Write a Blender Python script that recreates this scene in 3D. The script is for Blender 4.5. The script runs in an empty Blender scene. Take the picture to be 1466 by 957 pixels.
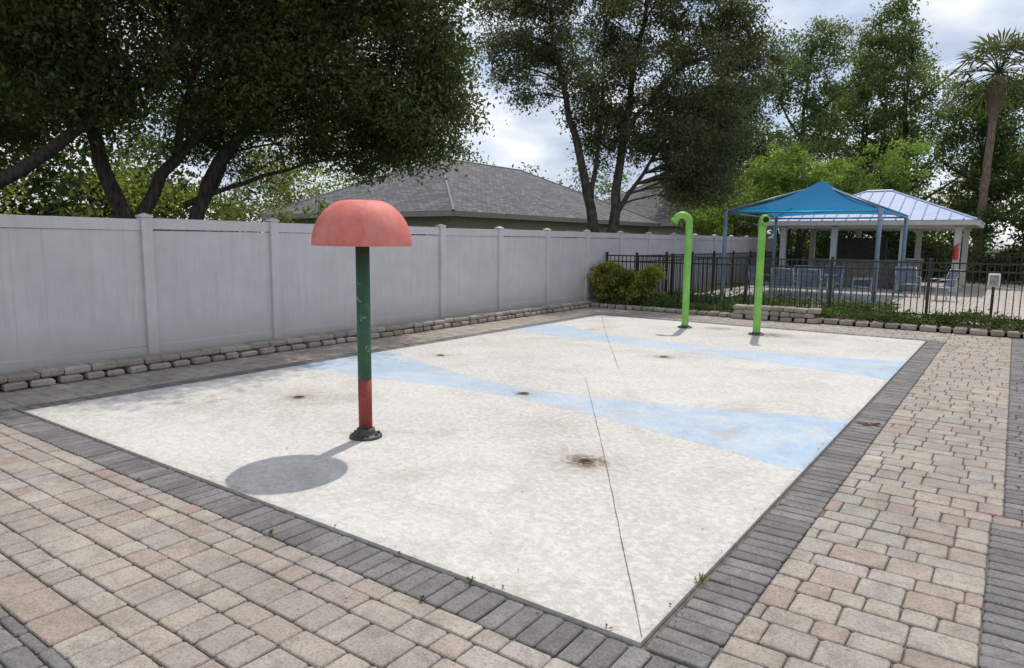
import bpy, math, random
import numpy as np
from mathutils import Vector, Matrix
random.seed(7); rng=np.random.default_rng(11)
scene=bpy.context.scene
scene.view_settings.view_transform='Standard'
try: scene.view_settings.look='None'
except Exception: pass
scene.view_settings.exposure=0

# ---------------------------------------------------------------- helpers
def link(o,parent=None):
    scene.collection.objects.link(o)
    if parent is not None: o.parent=parent
    return o
def empty(name,loc=(0,0,0)):
    e=bpy.data.objects.new(name,None); e.location=loc; e.empty_display_size=.2
    return link(e)

class MB:
    def __init__(s): s.v=[];s.f=[];s.m=[];s.sm=[];s.c=[]
    def add(s,vs,fs,mat=0,smooth=False,col=0.5):
        o=len(s.v); s.v.extend([tuple(p) for p in vs]); s.c.extend([col]*len(vs))
        for f in fs:
            s.f.append(tuple(i+o for i in f)); s.m.append(mat); s.sm.append(smooth)
    def box(s,c,d,mat=0,rot=None,bev=0.0,col=0.5):
        hx,hy,hz=d[0]/2,d[1]/2,d[2]/2
        if bev<=0:
            vs=[Vector((x*hx,y*hy,z*hz)) for z in(-1,1) for x,y in((-1,-1),(1,-1),(1,1),(-1,1))]
            fs=[(3,2,1,0),(4,5,6,7),(0,1,5,4),(1,2,6,5),(2,3,7,6),(3,0,4,7)]
        else:
            b=bev
            def ring(ix,z):
                return [Vector((x*(hx-ix),y*(hy-ix),z)) for x,y in((-1,-1),(1,-1),(1,1),(-1,1))]
            vs=ring(b,-hz)+ring(0,-hz+b)+ring(0,hz-b)+ring(b,hz)
            fs=[(3,2,1,0),(12,13,14,15)]
            for k in range(3):
                for i in range(4):
                    j=(i+1)%4; fs.append((4*k+i,4*k+j,4*k+4+j,4*k+4+i))
        if rot is not None: vs=[rot@p for p in vs]
        c=Vector(c); s.add([p+c for p in vs],fs,mat,False,col)
    def tube(s,pts,rad,n=8,mat=0,caps=True,col=0.5,smooth=True):
        pts=[Vector(p) for p in pts]
        if not hasattr(rad,'__len__'): rad=[rad]*len(pts)
        vs=[];fs=[]; prev=None
        for i,p in enumerate(pts):
            t=(pts[min(i+1,len(pts)-1)]-pts[max(i-1,0)])
            if t.length<1e-9: t=Vector((0,0,1))
            t.normalize()
            if prev is None:
                a=t.cross(Vector((1,0,0)))
                if a.length<.1: a=t.cross(Vector((0,1,0)))
            else: a=prev-t*prev.dot(t)
            a.normalize(); prev=a; b=t.cross(a)
            for k in range(n):
                th=2*math.pi*k/n; vs.append(p+(a*math.cos(th)+b*math.sin(th))*rad[i])
        for i in range(len(pts)-1):
            for k in range(n):
                k2=(k+1)%n; fs.append((i*n+k,i*n+k2,(i+1)*n+k2,(i+1)*n+k))
        s.add(vs,fs,mat,smooth,col)
        if caps:
            o=len(s.v)-len(vs)
            s.f.append(tuple(o+k for k in reversed(range(n))));s.m.append(mat);s.sm.append(False)
            s.f.append(tuple(o+(len(pts)-1)*n+k for k in range(n)));s.m.append(mat);s.sm.append(False)
    def lathe(s,c,prof,n=32,mat=0,smooth=True,col=0.5):
        c=Vector(c); vs=[];fs=[]
        for r,z in prof:
            for k in range(n):
                th=2*math.pi*k/n; vs.append(c+Vector((r*math.cos(th),r*math.sin(th),z)))
        for i in range(len(prof)-1):
            for k in range(n):
                k2=(k+1)%n; fs.append((i*n+k,i*n+k2,(i+1)*n+k2,(i+1)*n+k))
        s.add(vs,fs,mat,smooth,col)
    def obj(s,name,mats,parent=None,color=False):
        me=bpy.data.meshes.new(name); me.from_pydata(s.v,[],s.f)
        for m in mats: me.materials.append(m)
        me.polygons.foreach_set('material_index',s.m)
        me.polygons.foreach_set('use_smooth',s.sm)
        if color:
            a=me.attributes.new('var','FLOAT','POINT'); a.data.foreach_set('value',s.c)
        me.update()
        return link(bpy.data.objects.new(name,me),parent)

class NT:
    def __init__(s,name):
        s.m=bpy.data.materials.new(name); s.m.use_nodes=True; s.t=s.m.node_tree
        s.b=s.t.nodes['Principled BSDF']; s.out=s.t.nodes['Material Output']
    def n(s,ty,**k):
        nd=s.t.nodes.new(ty)
        for a,b in k.items(): setattr(nd,a,b)
        return nd
    def l(s,a,b): s.t.links.new(a,b)
    def coord(s,kind='Object',scale=None):
        tc=s.n('ShaderNodeTexCoord'); o=tc.outputs[kind]
        if scale is not None:
            mp=s.n('ShaderNodeMapping'); mp.inputs['Scale'].default_value=scale
            s.l(o,mp.inputs['Vector']); o=mp.outputs[0]
        return o
    def noise(s,scale,detail=4,rough=.55,vec=None,dist=0):
        nd=s.n('ShaderNodeTexNoise'); nd.inputs['Scale'].default_value=scale
        nd.inputs['Detail'].default_value=detail; nd.inputs['Roughness'].default_value=rough
        nd.inputs['Distortion'].default_value=dist
        if vec is not None: s.l(vec,nd.inputs['Vector'])
        return nd.outputs['Fac']
    def ramp(s,fac,stops):
        r=s.n('ShaderNodeValToRGB'); s.l(fac,r.inputs[0]); e=r.color_ramp.elements
        while len(e)<len(stops): e.new(.5)
        for i,(p,c) in enumerate(stops):
            e[i].position=p; e[i].color=(c,c,c,1) if not hasattr(c,'__len__') else (*c,1)
        return r.outputs[0]
    def mix(s,fac,a,b,mode='MIX'):
        m=s.n('ShaderNodeMix',data_type='RGBA',blend_type=mode)
        for sock,v in ((m.inputs[0],fac),(m.inputs[6],a),(m.inputs[7],b)):
            if isinstance(v,(int,float)): sock.default_value=v
            elif isinstance(v,tuple): sock.default_value=(*v,1)
            else: s.l(v,sock)
        return m.outputs[2]
    def math(s,op,a,b=0.0):
        m=s.n('ShaderNodeMath',operation=op)
        for i,v in enumerate((a,b)):
            if isinstance(v,(int,float)): m.inputs[i].default_value=v
            else: s.l(v,m.inputs[i])
        return m.outputs[0]
    def attr(s,name):
        a=s.n('ShaderNodeAttribute',attribute_name=name); return a.outputs['Fac']
    def bump(s,h,strength=.3,dist=.01):
        b=s.n('ShaderNodeBump'); b.inputs['Strength'].default_value=strength; b.inputs['Distance'].default_value=dist
        s.l(h,b.inputs['Height']); s.l(b.outputs[0],s.b.inputs['Normal'])
    def fin(s,col=None,rough=.6,metal=0,spec=.5):
        if col is not None:
            if isinstance(col,tuple): s.b.inputs['Base Color'].default_value=(*col,1)
            else: s.l(col,s.b.inputs['Base Color'])
        s.b.inputs['Roughness'].default_value=rough; s.b.inputs['Metallic'].default_value=metal
        s.b.inputs['Specular IOR Level'].default_value=spec
        return s.m

def simple(name,c1,c2,scale=6,rough=.6,metal=0,bump=0,detail=4,spec=.5,dist=.005):
    k=NT(name); co=k.coord(); f=k.noise(scale,detail,.6,co)
    col=k.mix(k.ramp(f,[(.35,0.0),(.65,1.0)]),c1,c2)
    if bump: k.bump(k.noise(scale*6,3,.6,co),bump,dist)
    return k.fin(col,rough,metal,spec)

# ---------------------------------------------------------------- materials
def leaf_mat(name,dark,light,trans=.35,gloss=False):
    k=NT(name); v=k.attr('var')
    col=k.mix(v,dark,light)
    if gloss: k.fin(col,.5,0,.3); base=k.b.outputs[0]
    else:
        df=k.n('ShaderNodeBsdfDiffuse'); k.l(col,df.inputs[0]); base=df.outputs[0]; k.t.nodes.remove(k.b)
    tr=k.n('ShaderNodeBsdfTranslucent')
    tc=tuple(min(1,c*m) for c,m in zip(light,(1.55,1.5,.9)))
    tcm=k.mix(v,tuple(c*.5 for c in tc),tc); k.l(tcm,tr.inputs['Color'])
    ms=k.n('ShaderNodeMixShader'); ms.inputs[0].default_value=trans
    k.l(base,ms.inputs[1]); k.l(tr.outputs[0],ms.inputs[2]); k.l(ms.outputs[0],k.out.inputs[0])
    return k.m
M_oak=leaf_mat('oak_leaves',(.035,.055,.020),(.135,.18,.065),.36,True)
M_mid=leaf_mat('mid_leaves',(.040,.056,.026),(.15,.18,.09),.36,True)
M_bgt=leaf_mat('bg_leaves',(.05,.085,.032),(.19,.25,.11),.4)
M_dkt=leaf_mat('dark_bg_leaves',(.028,.05,.018),(.11,.15,.06),.3)
M_bright=leaf_mat('bright_leaves',(.09,.15,.035),(.25,.36,.10),.45)
M_yel=leaf_mat('yellow_green_leaves',(.05,.09,.02),(.24,.28,.08),.45)
M_hedge=leaf_mat('hedge_leaves',(.06,.085,.018),(.36,.36,.09),.3)
M_cover=leaf_mat('cover_leaves',(.025,.045,.015),(.13,.18,.07),.25)
M_palm=leaf_mat('palm_leaves',(.05,.07,.035),(.17,.20,.10),.25)
def bark(name,a,b):
    k=NT(name); co=k.coord('Object',(1,1,.3)); f=k.noise(14,5,.65,co)
    k.bump(f,.7,.03); return k.fin(k.mix(k.ramp(f,[(.35,0.0),(.7,1.0)]),a,b),.9,0,.2)
M_bark=bark('oak_bark',(.04,.032,.026),(.15,.125,.105))
M_pbark=bark('palm_bark',(.14,.095,.07),(.34,.24,.18))

# slab
k=NT('splash_pad_concrete'); co=k.coord()
blotch=k.noise(.55,6,.68,co,.3); fine=k.noise(36,4,.7,co,.5); mid=k.noise(20,4,.65,co,.5)
base=k.mix(k.ramp(blotch,[(.36,0.0),(.60,1.0)]),(.52,.485,.435),(.645,.62,.58))
base=k.mix(k.ramp(mid,[(.47,0.0),(.56,.5)]),base,(.72,.705,.675))
base=k.mix(k.ramp(mid,[(.36,.42),(.46,0.0)]),base,(.47,.435,.39))
sd=k.attr('bsd')
sdn=k.math('ADD',sd,k.math('MULTIPLY',k.math('SUBTRACT',k.noise(9,3,.5,co),.5),.04))
inband=k.ramp(k.math('ADD',k.math('MULTIPLY',sdn,8.0),.5),[(.46,0.0),(.54,1.0)])
wear=k.ramp(k.noise(2.2,8,.8,co,.5),[(.40,.08),(.60,1.0)])
wear2=k.ramp(mid,[(.38,.5),(.55,1.0)])
bf=k.math('MULTIPLY',k.math('MULTIPLY',inband,wear),k.math('MULTIPLY',wear2,k.attr('bstr')))
blue=k.mix(k.ramp(blotch,[(.4,0.0),(.6,1.0)]),(.28,.46,.67),(.38,.55,.73))
under=k.mix(k.math('MULTIPLY',inband,.5),base,(.50,.59,.69))
col=k.mix(bf,under,blue)
edge=k.ramp(k.math('ABSOLUTE',k.math('MULTIPLY',sdn,10.0)),[(.0,.4),(.13,0.0)])
col=k.mix(edge,col,(.33,.35,.37))
pits=k.ramp(fine,[(.30,.7),(.42,0.0)])
col=k.mix(pits,col,(.38,.35,.31))
st=k.attr('stain'); stn=k.math('MULTIPLY',st,k.ramp(k.noise(13,6,.78,co,.8),[(.36,.15),(.6,1.0)]))
col=k.mix(k.ramp(stn,[(.03,0.0),(.7,.95)]),col,(.15,.10,.055))
dirt=k.ramp(k.noise(.9,9,.74,co,1.0),[(.52,0.0),(.68,.5)])
col=k.mix(dirt,col,(.40,.355,.30))
spots=k.ramp(k.noise(15,2,.5,co),[(.74,0.0),(.78,.6)])
col=k.mix(spots,col,(.24,.21,.18))
k.bump(k.math('ADD',k.ramp(fine,[(.35,0.0),(.55,1.0)]),k.math('MULTIPLY',k.ramp(mid,[(.44,0.0),(.55,1.0)]),1.2)),.5,.005)
M_slab=k.fin(col,.8,0,.25)
M_joint=simple('joint_filler',(.12,.11,.10),(.24,.22,.20),20,.9)

def paver_mat(name,stops,dark=(.20,.175,.15),hi=(.56,.52,.46),damp=.3):
    k=NT(name); co=k.coord(); v=k.attr('var')
    r=k.n('ShaderNodeValToRGB'); k.l(v,r.inputs[0]); e=r.color_ramp.elements
    while len(e)<len(stops): e.new(.5)
    for i,(p,c) in enumerate(stops): e[i].position=p; e[i].color=(*c,1)
    n1=k.noise(6,6,.75,co,.5); n2=k.noise(70,4,.75,co); n3=k.noise(.8,5,.65,co)
    c=k.mix(k.ramp(n1,[(.36,.6),(.56,0.0)]),r.outputs[0],dark,'MIX')
    c=k.mix(k.ramp(n2,[(.34,.65),(.50,0.0)]),c,tuple(x*.6 for x in dark))
    c=k.mix(k.ramp(n2,[(.55,0.0),(.70,.5)]),c,hi)
    c=k.mix(k.ramp(n3,[(.38,damp),(.6,0.0)]),c,tuple(x*.85 for x in dark))
    k.bump(k.math('ADD',n2,k.math('MULTIPLY',n1,.8)),.7,.005)
    return k.fin(c,.85,0,.3)
M_tan=paver_mat('tan_pavers',[(0,(.38,.285,.235)),(.2,(.47,.40,.325)),(.42,(.46,.415,.36)),(.62,(.40,.365,.325)),(.80,(.44,.36,.30)),(.9,(.36,.32,.285)),(1,(.54,.48,.395))])
M_dark=paver_mat('charcoal_pavers',[(0,(.175,.165,.165)),(.5,(.225,.212,.21)),(1,(.29,.27,.26))],(.10,.094,.09),(.34,.325,.31),.3)
M_sand=simple('joint_sand',(.09,.08,.065),(.19,.165,.13),12,.95,0,.4)
M_stone=paver_mat('edging_stone',[(0,(.34,.28,.225)),(.5,(.43,.38,.315)),(1,(.51,.465,.40))])
k=NT('vinyl'); co=k.coord(); va=k.attr('var')
a=k.noise(1.1,5,.65,k.coord('Object',(1,1,1.8))); b=k.noise(4,6,.74,k.coord('Object',(1,3,.25)))
c=k.mix(k.ramp(a,[(.35,0.0),(.7,1.0)]),(.565,.535,.545),(.685,.655,.66))
c=k.mix(k.math('MULTIPLY',va,.28),c,(.50,.475,.48))
c=k.mix(k.ramp(b,[(.47,0.0),(.72,.45)]),c,(.44,.41,.39))
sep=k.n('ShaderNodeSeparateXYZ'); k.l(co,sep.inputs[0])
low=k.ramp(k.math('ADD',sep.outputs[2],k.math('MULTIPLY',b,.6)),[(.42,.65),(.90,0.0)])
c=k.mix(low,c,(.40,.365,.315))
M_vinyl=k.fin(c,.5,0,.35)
M_black=simple('black_aluminium',(.012,.012,.013),(.03,.03,.032),8,.4,0)
k=NT('grass'); co=k.coord(); a=k.noise(.35,5,.6,co); b=k.noise(30,3,.7,co)
c=k.mix(k.ramp(a,[(.35,0.0),(.65,1.0)]),(.045,.075,.022),(.10,.115,.045)); c=k.mix(k.ramp(b,[(.4,.5),(.6,0.0)]),c,(.03,.04,.015))
k.bump(b,.6,.03); M_grass=k.fin(c,.95,0,.2)
M_mulch=simple('mulch',(.04,.025,.015),(.12,.08,.05),25,.95,0,.8)
k=NT('patio_pavers'); br=k.n('ShaderNodeTexBrick'); k.l(k.coord(),br.inputs['Vector']); br.inputs['Scale'].default_value=1
br.inputs['Brick Width'].default_value=.24; br.inputs['Row Height'].default_value=.17; br.inputs['Mortar Size'].default_value=.008
br.inputs['Color1'].default_value=(.50,.45,.39,1); br.inputs['Color2'].default_value=(.40,.355,.30,1); br.inputs['Mortar'].default_value=(.12,.1,.08,1)
M_patio=k.fin(br.outputs['Color'],.85,0,.3)
M_green=simple('lime_paint',(.18,.45,.07),(.25,.56,.12),5,.42,0,.05)
def worn_paint(name,c1,c2,wearc,lo=.60):
    k=NT(name); co=k.coord(); a=k.noise(4,5,.6,co); b=k.noise(11,7,.75,co,.6)
    c=k.mix(k.ramp(a,[(.35,0.0),(.65,1.0)]),c1,c2); c=k.mix(k.ramp(b,[(lo,0.0),(lo+.05,.85)]),c,wearc)
    k.bump(b,.25,.004); return k.fin(c,.55,0,.4)
M_pgreen=worn_paint('pole_green',(.016,.075,.042),(.035,.12,.068),(.26,.28,.25),.585)
M_pred=worn_paint('pole_red',(.20,.025,.018),(.31,.05,.035),(.05,.06,.045),.55)
k=NT('coral_cap'); co=k.coord(); a=k.noise(3,5,.65,co); a2=k.noise(2.2,6,.7,k.coord('Object',(2,2,.8)),.4)
c=k.mix(k.ramp(a,[(.3,0.0),(.7,1.0)]),(.64,.145,.115),(.75,.23,.185))
c=k.mix(k.ramp(a2,[(.46,0.0),(.70,.55)]),c,(.79,.40,.34)); c=k.mix(k.ramp(k.noise(30,4,.7,co),[(.64,0.0),(.70,.6)]),c,(.42,.12,.09)); M_coral=k.fin(c,.6,0,.3)
M_pipe=simple('dark_flange',(.03,.035,.035),(.08,.085,.08),12,.6)
M_rim=simple('dark_hole',(.01,.009,.008),(.03,.02,.015),20,.9)
M_steel=simple('steel',(.25,.24,.22),(.4,.39,.37),15,.4,.8)
M_rust=simple('rusty_ring',(.10,.06,.035),(.22,.16,.10),30,.8)
k=NT('shingles'); br=k.n('ShaderNodeTexBrick'); tc=k.n('ShaderNodeTexCoord'); k.l(tc.outputs['UV'],br.inputs['Vector'])
br.inputs['Scale'].default_value=1; br.inputs['Brick Width'].default_value=.33; br.inputs['Row Height'].default_value=.15; br.inputs['Mortar Size'].default_value=.014
br.inputs['Color1'].default_value=(.12,.12,.122,1); br.inputs['Color2'].default_value=(.26,.258,.258,1); br.inputs['Mortar'].default_value=(.045,.045,.047,1)
c=k.mix(k.ramp(k.noise(1.2,6,.75,k.coord('Object',(1,1,.5))),[(.4,.6),(.62,0.0)]),br.outputs['Color'],(.09,.088,.085))
M_shingle=k.fin(c,.9,0,.2)
M_stucco=simple('beige_stucco',(.36,.31,.25),(.42,.37,.30),8,.9,0,.3)
M_fascia=simple('fascia_paint',(.30,.29,.27),(.36,.35,.33),6,.6)
M_ridge=simple('ridge_shingle',(.20,.20,.205),(.27,.27,.27),9,.9)
M_glass=simple('window_glass',(.02,.025,.03),(.05,.06,.07),2,.08)
M_white=simple('white_paint',(.68,.68,.66),(.76,.76,.74),6,.5)
k=NT('canopy_fabric'); co=k.coord(); a=k.noise(1.5,4,.5,co); cc=k.mix(a,(.005,.15,.36),(.015,.21,.44)); k.fin(cc,.85,0,.15)
tr=k.n('ShaderNodeBsdfTranslucent'); tr.inputs[0].default_value=(.01,.34,.66,1); ms=k.n('ShaderNodeMixShader'); ms.inputs[0].default_value=.42
k.l(k.b.outputs[0],ms.inputs[1]);k.l(tr.outputs[0],ms.inputs[2]);k.l(ms.outputs[0],k.out.inputs[0]); M_fabric=k.m
M_bmetal=simple('blue_metal_roof',(.12,.20,.40),(.17,.26,.47),2,.5,0,0,5,.35)
M_seam=simple('seam_blue',(.36,.44,.60),(.42,.50,.66),3,.5,0,0,5,.35)
M_bpost=simple('blue_grey_post',(.13,.18,.25),(.19,.24,.32),4,.4)
M_col=simple('column_paint',(.50,.49,.46),(.60,.59,.56),5,.6)
M_counter=simple('counter_stone',(.16,.13,.11),(.32,.27,.22),7,.7,0,.4)
M_sling=simple('sling_fabric',(.10,.14,.19),(.17,.22,.28),9,.8)
M_frame=simple('chair_frame',(.30,.33,.37),(.42,.45,.48),9,.4,.2)
M_red=simple('red_enamel',(.45,.02,.015),(.55,.04,.03),9,.35)

# ---------------------------------------------------------------- ground
def sheet(name,x0,x1,y0,y1,z,mat,parent=None):
    b=MB(); b.add([(x0,y0,z),(x1,y0,z),(x1,y1,z),(x0,y1,z)],[(0,1,2,3)]); return b.obj(name,[mat],parent)
sheet('grass_ground',-400,400,-400,400,-.06,M_grass)
sheet('patio_pavement',-7.5,14,14.32,36,-.004,M_patio)
sheet('paver_bedding',-7.72,6,-7,12.95,-.016,M_sand)

# splash pad
W,L=6.34,11.26
nx,ny=160,282
gx=np.linspace(-W+.008,-.008,nx); gy=np.linspace(.008,L-.008,ny)
XX,YY=np.meshgrid(gx,gy); ZZ=np.full_like(XX,.008)
verts=np.stack([XX.ravel(),YY.ravel(),ZZ.ravel()],1)
idx=np.arange(nx*ny).reshape(ny,nx)
quads=np.stack([idx[:-1,:-1].ravel(),idx[:-1,1:].ravel(),idx[1:,1:].ravel(),idx[1:,:-1].ravel()],1)
fl=quads.tolist(); vl=verts.tolist()
b0=len(vl); rim=list(idx[0,:])+list(idx[1:,-1])+list(idx[-1,::-1][1:])+list(idx[::-1,0][1:-1])
for i in rim: vl.append((vl[i][0],vl[i][1],-.08))
nr=len(rim)
for i in range(nr):
    j=(i+1)%nr; fl.append((int(rim[i]),b0+i,b0+j,int(rim[j])))
me=bpy.data.meshes.new('slab'); me.from_pydata(vl,[],fl); me.materials.append(M_slab)
def smooth_interp(x,xs,ys):
    dens=np.linspace(xs[0],xs[-1],200); v=np.interp(dens,xs,ys)
    kk=np.hanning(41); kk/=kk.sum(); vp=np.pad(v,20,mode='reflect',reflect_type='odd'); v=np.convolve(vp,kk,'valid')
    return np.interp(x,dens,v)
VX=np.array([p[0] for p in vl]); VY=np.array([p[1] for p in vl])
b2n=smooth_interp(VX,[-6.4,-5.04,-3.93,-2.97,-1.91,-.88,0],[3.02,3.14,3.34,3.36,3.17,2.95,2.68])
b2f=smooth_interp(VX,[-6.4,-4.95,-3.75,-2.83,-2.02,-1.0,0],[4.70,4.18,3.80,3.80,3.97,4.22,4.58])
b1n=smooth_interp(VX,[-6.4,-5.12,-3.82,-2.57,-1.54,-.6,0],[7.8,7.66,7.56,7.40,7.27,7.1,6.99])
b1f=smooth_interp(VX,[-6.4,-4.92,-3.54,-2.18,-1.0,0],[9.3,8.5,8.25,8.13,8.25,8.7])
s2=np.minimum(VY-b2n,b2f-VY); s1=np.minimum(VY-b1n,b1f-VY)
bsd=np.maximum(s1,s2)
bstr=np.clip(.48+.5*np.abs(VX+2.9)/2.6,0,.95)
st=np.zeros_like(VX)
NOZ=[(-1.38,1.94,.20,1.2),(-3.07,3.56,.13,.9),(-4.81,1.96,.19,.7),(-5.43,4.86,.15,.65),(-2.87,6.8,.18,.9),(-2.34,10.3,.5,.8),(-3.4,10.6,.35,.65),(-5.2,8.9,.2,.4),(-1.5,5.3,.2,.15),(-2.2,2.6,.4,.18),(-1.6,9.6,.5,.3),(-3.6,4.3,.3,.15)]
for x,y,r,a in NOZ:
    d=np.hypot(VX-x,(VY-y)*1.1); st=np.maximum(st,a*np.exp(-(d/r)**2*1.2))
    st=np.maximum(st,.30*a*np.exp(-(d/(r*2.3))**2))
st=np.maximum(st,.35*np.exp(-((np.hypot(VX+3.16,VY-1.38))/.17)**2))
edge=np.minimum(np.minimum(-VX,VX+W),np.minimum(VY,L-VY)); st=np.maximum(st,.24*np.exp(-edge/.05))
for n,a in(('bsd',bsd),('bstr',bstr),('stain',st)):
    at=me.attributes.new(n,'FLOAT','POINT'); at.data.foreach_set('value',a.astype(np.float32))
me.update()
pad=empty('splash_pad'); link(bpy.data.objects.new('concrete_slab',me),pad)
def strip(pts,w,z=.0115,name='expansion_joint'):
    b=MB()
    P=[]
    for (x0,y0),(x1,y1) in zip(pts[:-1],pts[1:]):
        n=14
        for i in range(n): t=i/n; P.append((x0+(x1-x0)*t+random.uniform(-.003,.003),y0+(y1-y0)*t+random.uniform(-.003,.003)))
    P.append(pts[-1])
    for (x0,y0),(x1,y1) in zip(P[:-1],P[1:]):
        d=Vector((x1-x0,y1-y0,0)).normalized(); n=Vector((-d.y,d.x,0))*w/2*random.uniform(.5,1.1)
        p=Vector((x0,y0,z));q=Vector((x1,y1,z)); b.add([p+n,p-n,q-n,q+n],[(0,1,2,3)])
    b.obj(name,[M_joint],pad)
strip([(-.02,.05),(-1.5,2.42),(-2.97,4.72)],.0065)
strip([(-2.95,5.55),(-4.6,8.3),(-6.25,11.15)],.008)
for i,(x,y,r,a) in enumerate(NOZ[:5]):
    b=MB(); b.lathe((x,y,.008),[(.058,.003),(.056,.006),(.043,.007),(.040,.004)],20,0); b.lathe((x,y,.008),[(.040,.004),(.03,.0035),(.001,.0035)],20,1)
    b.obj('ground_spray_nozzle',[M_rust,M_rim],pad)

# pavers -------------------------------------------------
def pavers(name,mat,rects):
    V=[];F=[];Cc=[]
    def put(x0,x1,y0,y1):
        g=.0026+random.random()*.0014
        j=lambda s=.0026: random.uniform(-s,s)
        x0+=g;x1-=g;y0+=g;y1-=g
        if x1-x0<.02 or y1-y0<.02: return
        z=j(.0024); tx=j(.015); ty=j(.015); cx,cy=(x0+x1)/2,(y0+y1)/2
        c=random.random(); o=len(V)
        cr=.012
        base=[(x0+cr,y0),(x1-cr,y0),(x1,y0+cr),(x1,y1-cr),(x1-cr,y1),(x0+cr,y1),(x0,y1-cr),(x0,y0+cr)]
        base=[(px+j(),py+j()) for px,py in base]
        hx,hy=(x1-x0)/2,(y1-y0)/2
        for ring,(ins,dz) in enumerate(((0,-.035),(0,-.008),(.004,-.0025),(.011,0))):
            for px,py in base:
                qx=cx+(px-cx)*(1-ins/hx); qy=cy+(py-cy)*(1-ins/hy)
                V.append((qx,qy,z+dz+(qx-cx)*tx+(qy-cy)*ty)); Cc.append(c)
        for r in range(3):
            for i in range(8):
                k2=(i+1)%8; F.append((o+r*8+i,o+r*8+k2,o+r*8+8+k2,o+r*8+8+i))
        F.append(tuple(o+24+i for i in range(8)))
    for kind,x0,x1,y0,y1 in rects:
        if kind=='sx':
            n=max(1,round((x1-x0)/.104)); w=(x1-x0)/n
            for i in range(n): put(x0+i*w,x0+(i+1)*w,y0,y1)
        elif kind=='sy':
            n=max(1,round((y1-y0)/.104)); w=(y1-y0)/n
            for i in range(n): put(x0,x1,y0+i*w,y0+(i+1)*w)
        else:
            y=y0; r=0
            while y<y1-.03:
                d=[.205,.145][r%2] if kind=='mix' else .104
                ye=min(y+d,y1)
                if y1-ye<.05: ye=y1
                x=x0-random.random()*.15
                while x<x1:
                    if kind=='mix': w=random.choice([.145,.205,.205,.27] if r%2==0 else [.145,.145,.205,.27])
                    else: w=.208
                    if x1-(x+w)<.05: w=x1-x+.001
                    put(max(x,x0),min(x+w,x1),y,ye); x+=w
                y=ye; r+=1
    me=bpy.data.meshes.new(name); me.from_pydata(V,[],F); me.materials.append(mat)
    a=me.attributes.new('var','FLOAT','POINT'); a.data.foreach_set('value',Cc); me.update()
    return link(bpy.data.objects.new(name,me))
B=.27
pavers('tan_paver_walkway',M_tan,[('mix',-7.72,B,-1.44,-B),('mix',B,1.13,-1.44,2.45),('mix',B,1.19,2.6,12.9),('mix',B,3.2,2.45,2.6),('mix',-7.72,-W-B,-B,12.9),('mix',-W-B,B,L+B,12.9),('mix',2.6,4.5,2.6,12.9)])
pavers('charcoal_paver_border',M_dark,[('sx',-W-B,B,-B,-.012),('sy',.012,B,0.0,L),('sy',-W-B,-W-.012,0,L),('sx',-W-B,B,L+.012,L+B),
   ('brk',-7.72,1.13,-4.2,-1.44),('sy',1.13,1.40,-4.2,2.45),('sy',1.40,1.67,-4.2,2.45),('brk',1.67,3.2,-4.2,2.45),('brk',1.19,2.6,2.6,12.9)])

# edging stones ------------------------------------------
def stones(b,p0,p1,courses=2,h=.085,depth=.24,z0=0.0,lmin=.20,lmax=.32):
    p0=Vector((*p0,0));p1=Vector((*p1,0)); d=(p1-p0); Lh=d.length; d.normalize(); n=Vector((-d.y,d.x,0))
    ang=math.atan2(d.y,d.x)
    for c in range(courses):
        s=-random.random()*.1
        while s<Lh:
            w=random.uniform(lmin,lmax); hh=h+random.uniform(-.008,.008)
            ctr=p0+d*(s+w/2)+n*(depth/2+.035*c+random.uniform(-.018,.018)); ctr.z=z0+c*h+hh/2
            R=Matrix.Rotation(ang+random.uniform(-.09,.09),3,'Z')@Matrix.Rotation(random.uniform(-.05,.05),3,'X')@Matrix.Rotation(random.uniform(-.03,.03),3,'Y')
            b.box(ctr,(w-(.05 if c==0 else .014),depth,hh-.004),0,R,.02,random.random())
            s+=w
b=MB(); stones(b,(-7.42,-6),(-7.42,12.6),2)
b.obj('stone_edging_wall',[M_stone],None,True)
b=MB(); stones(b,(-7.5,12.85),(-3.7,12.75),1,.10); stones(b,(-2.2,12.85),(6,12.75),1,.11); stones(b,(-3.75,12.62),(-2.2,12.72),3,.10,.28)
b.obj('stone_edging_wall',[M_stone],None,True)
sheet('planting_bed',-7.72,8,12.9,14.3,.07,M_mulch)
b=MB(); b.box((-7.9,3.3,.06),(.5,19.4,.12)); b.obj('fence_soil_strip',[M_mulch])

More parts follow.
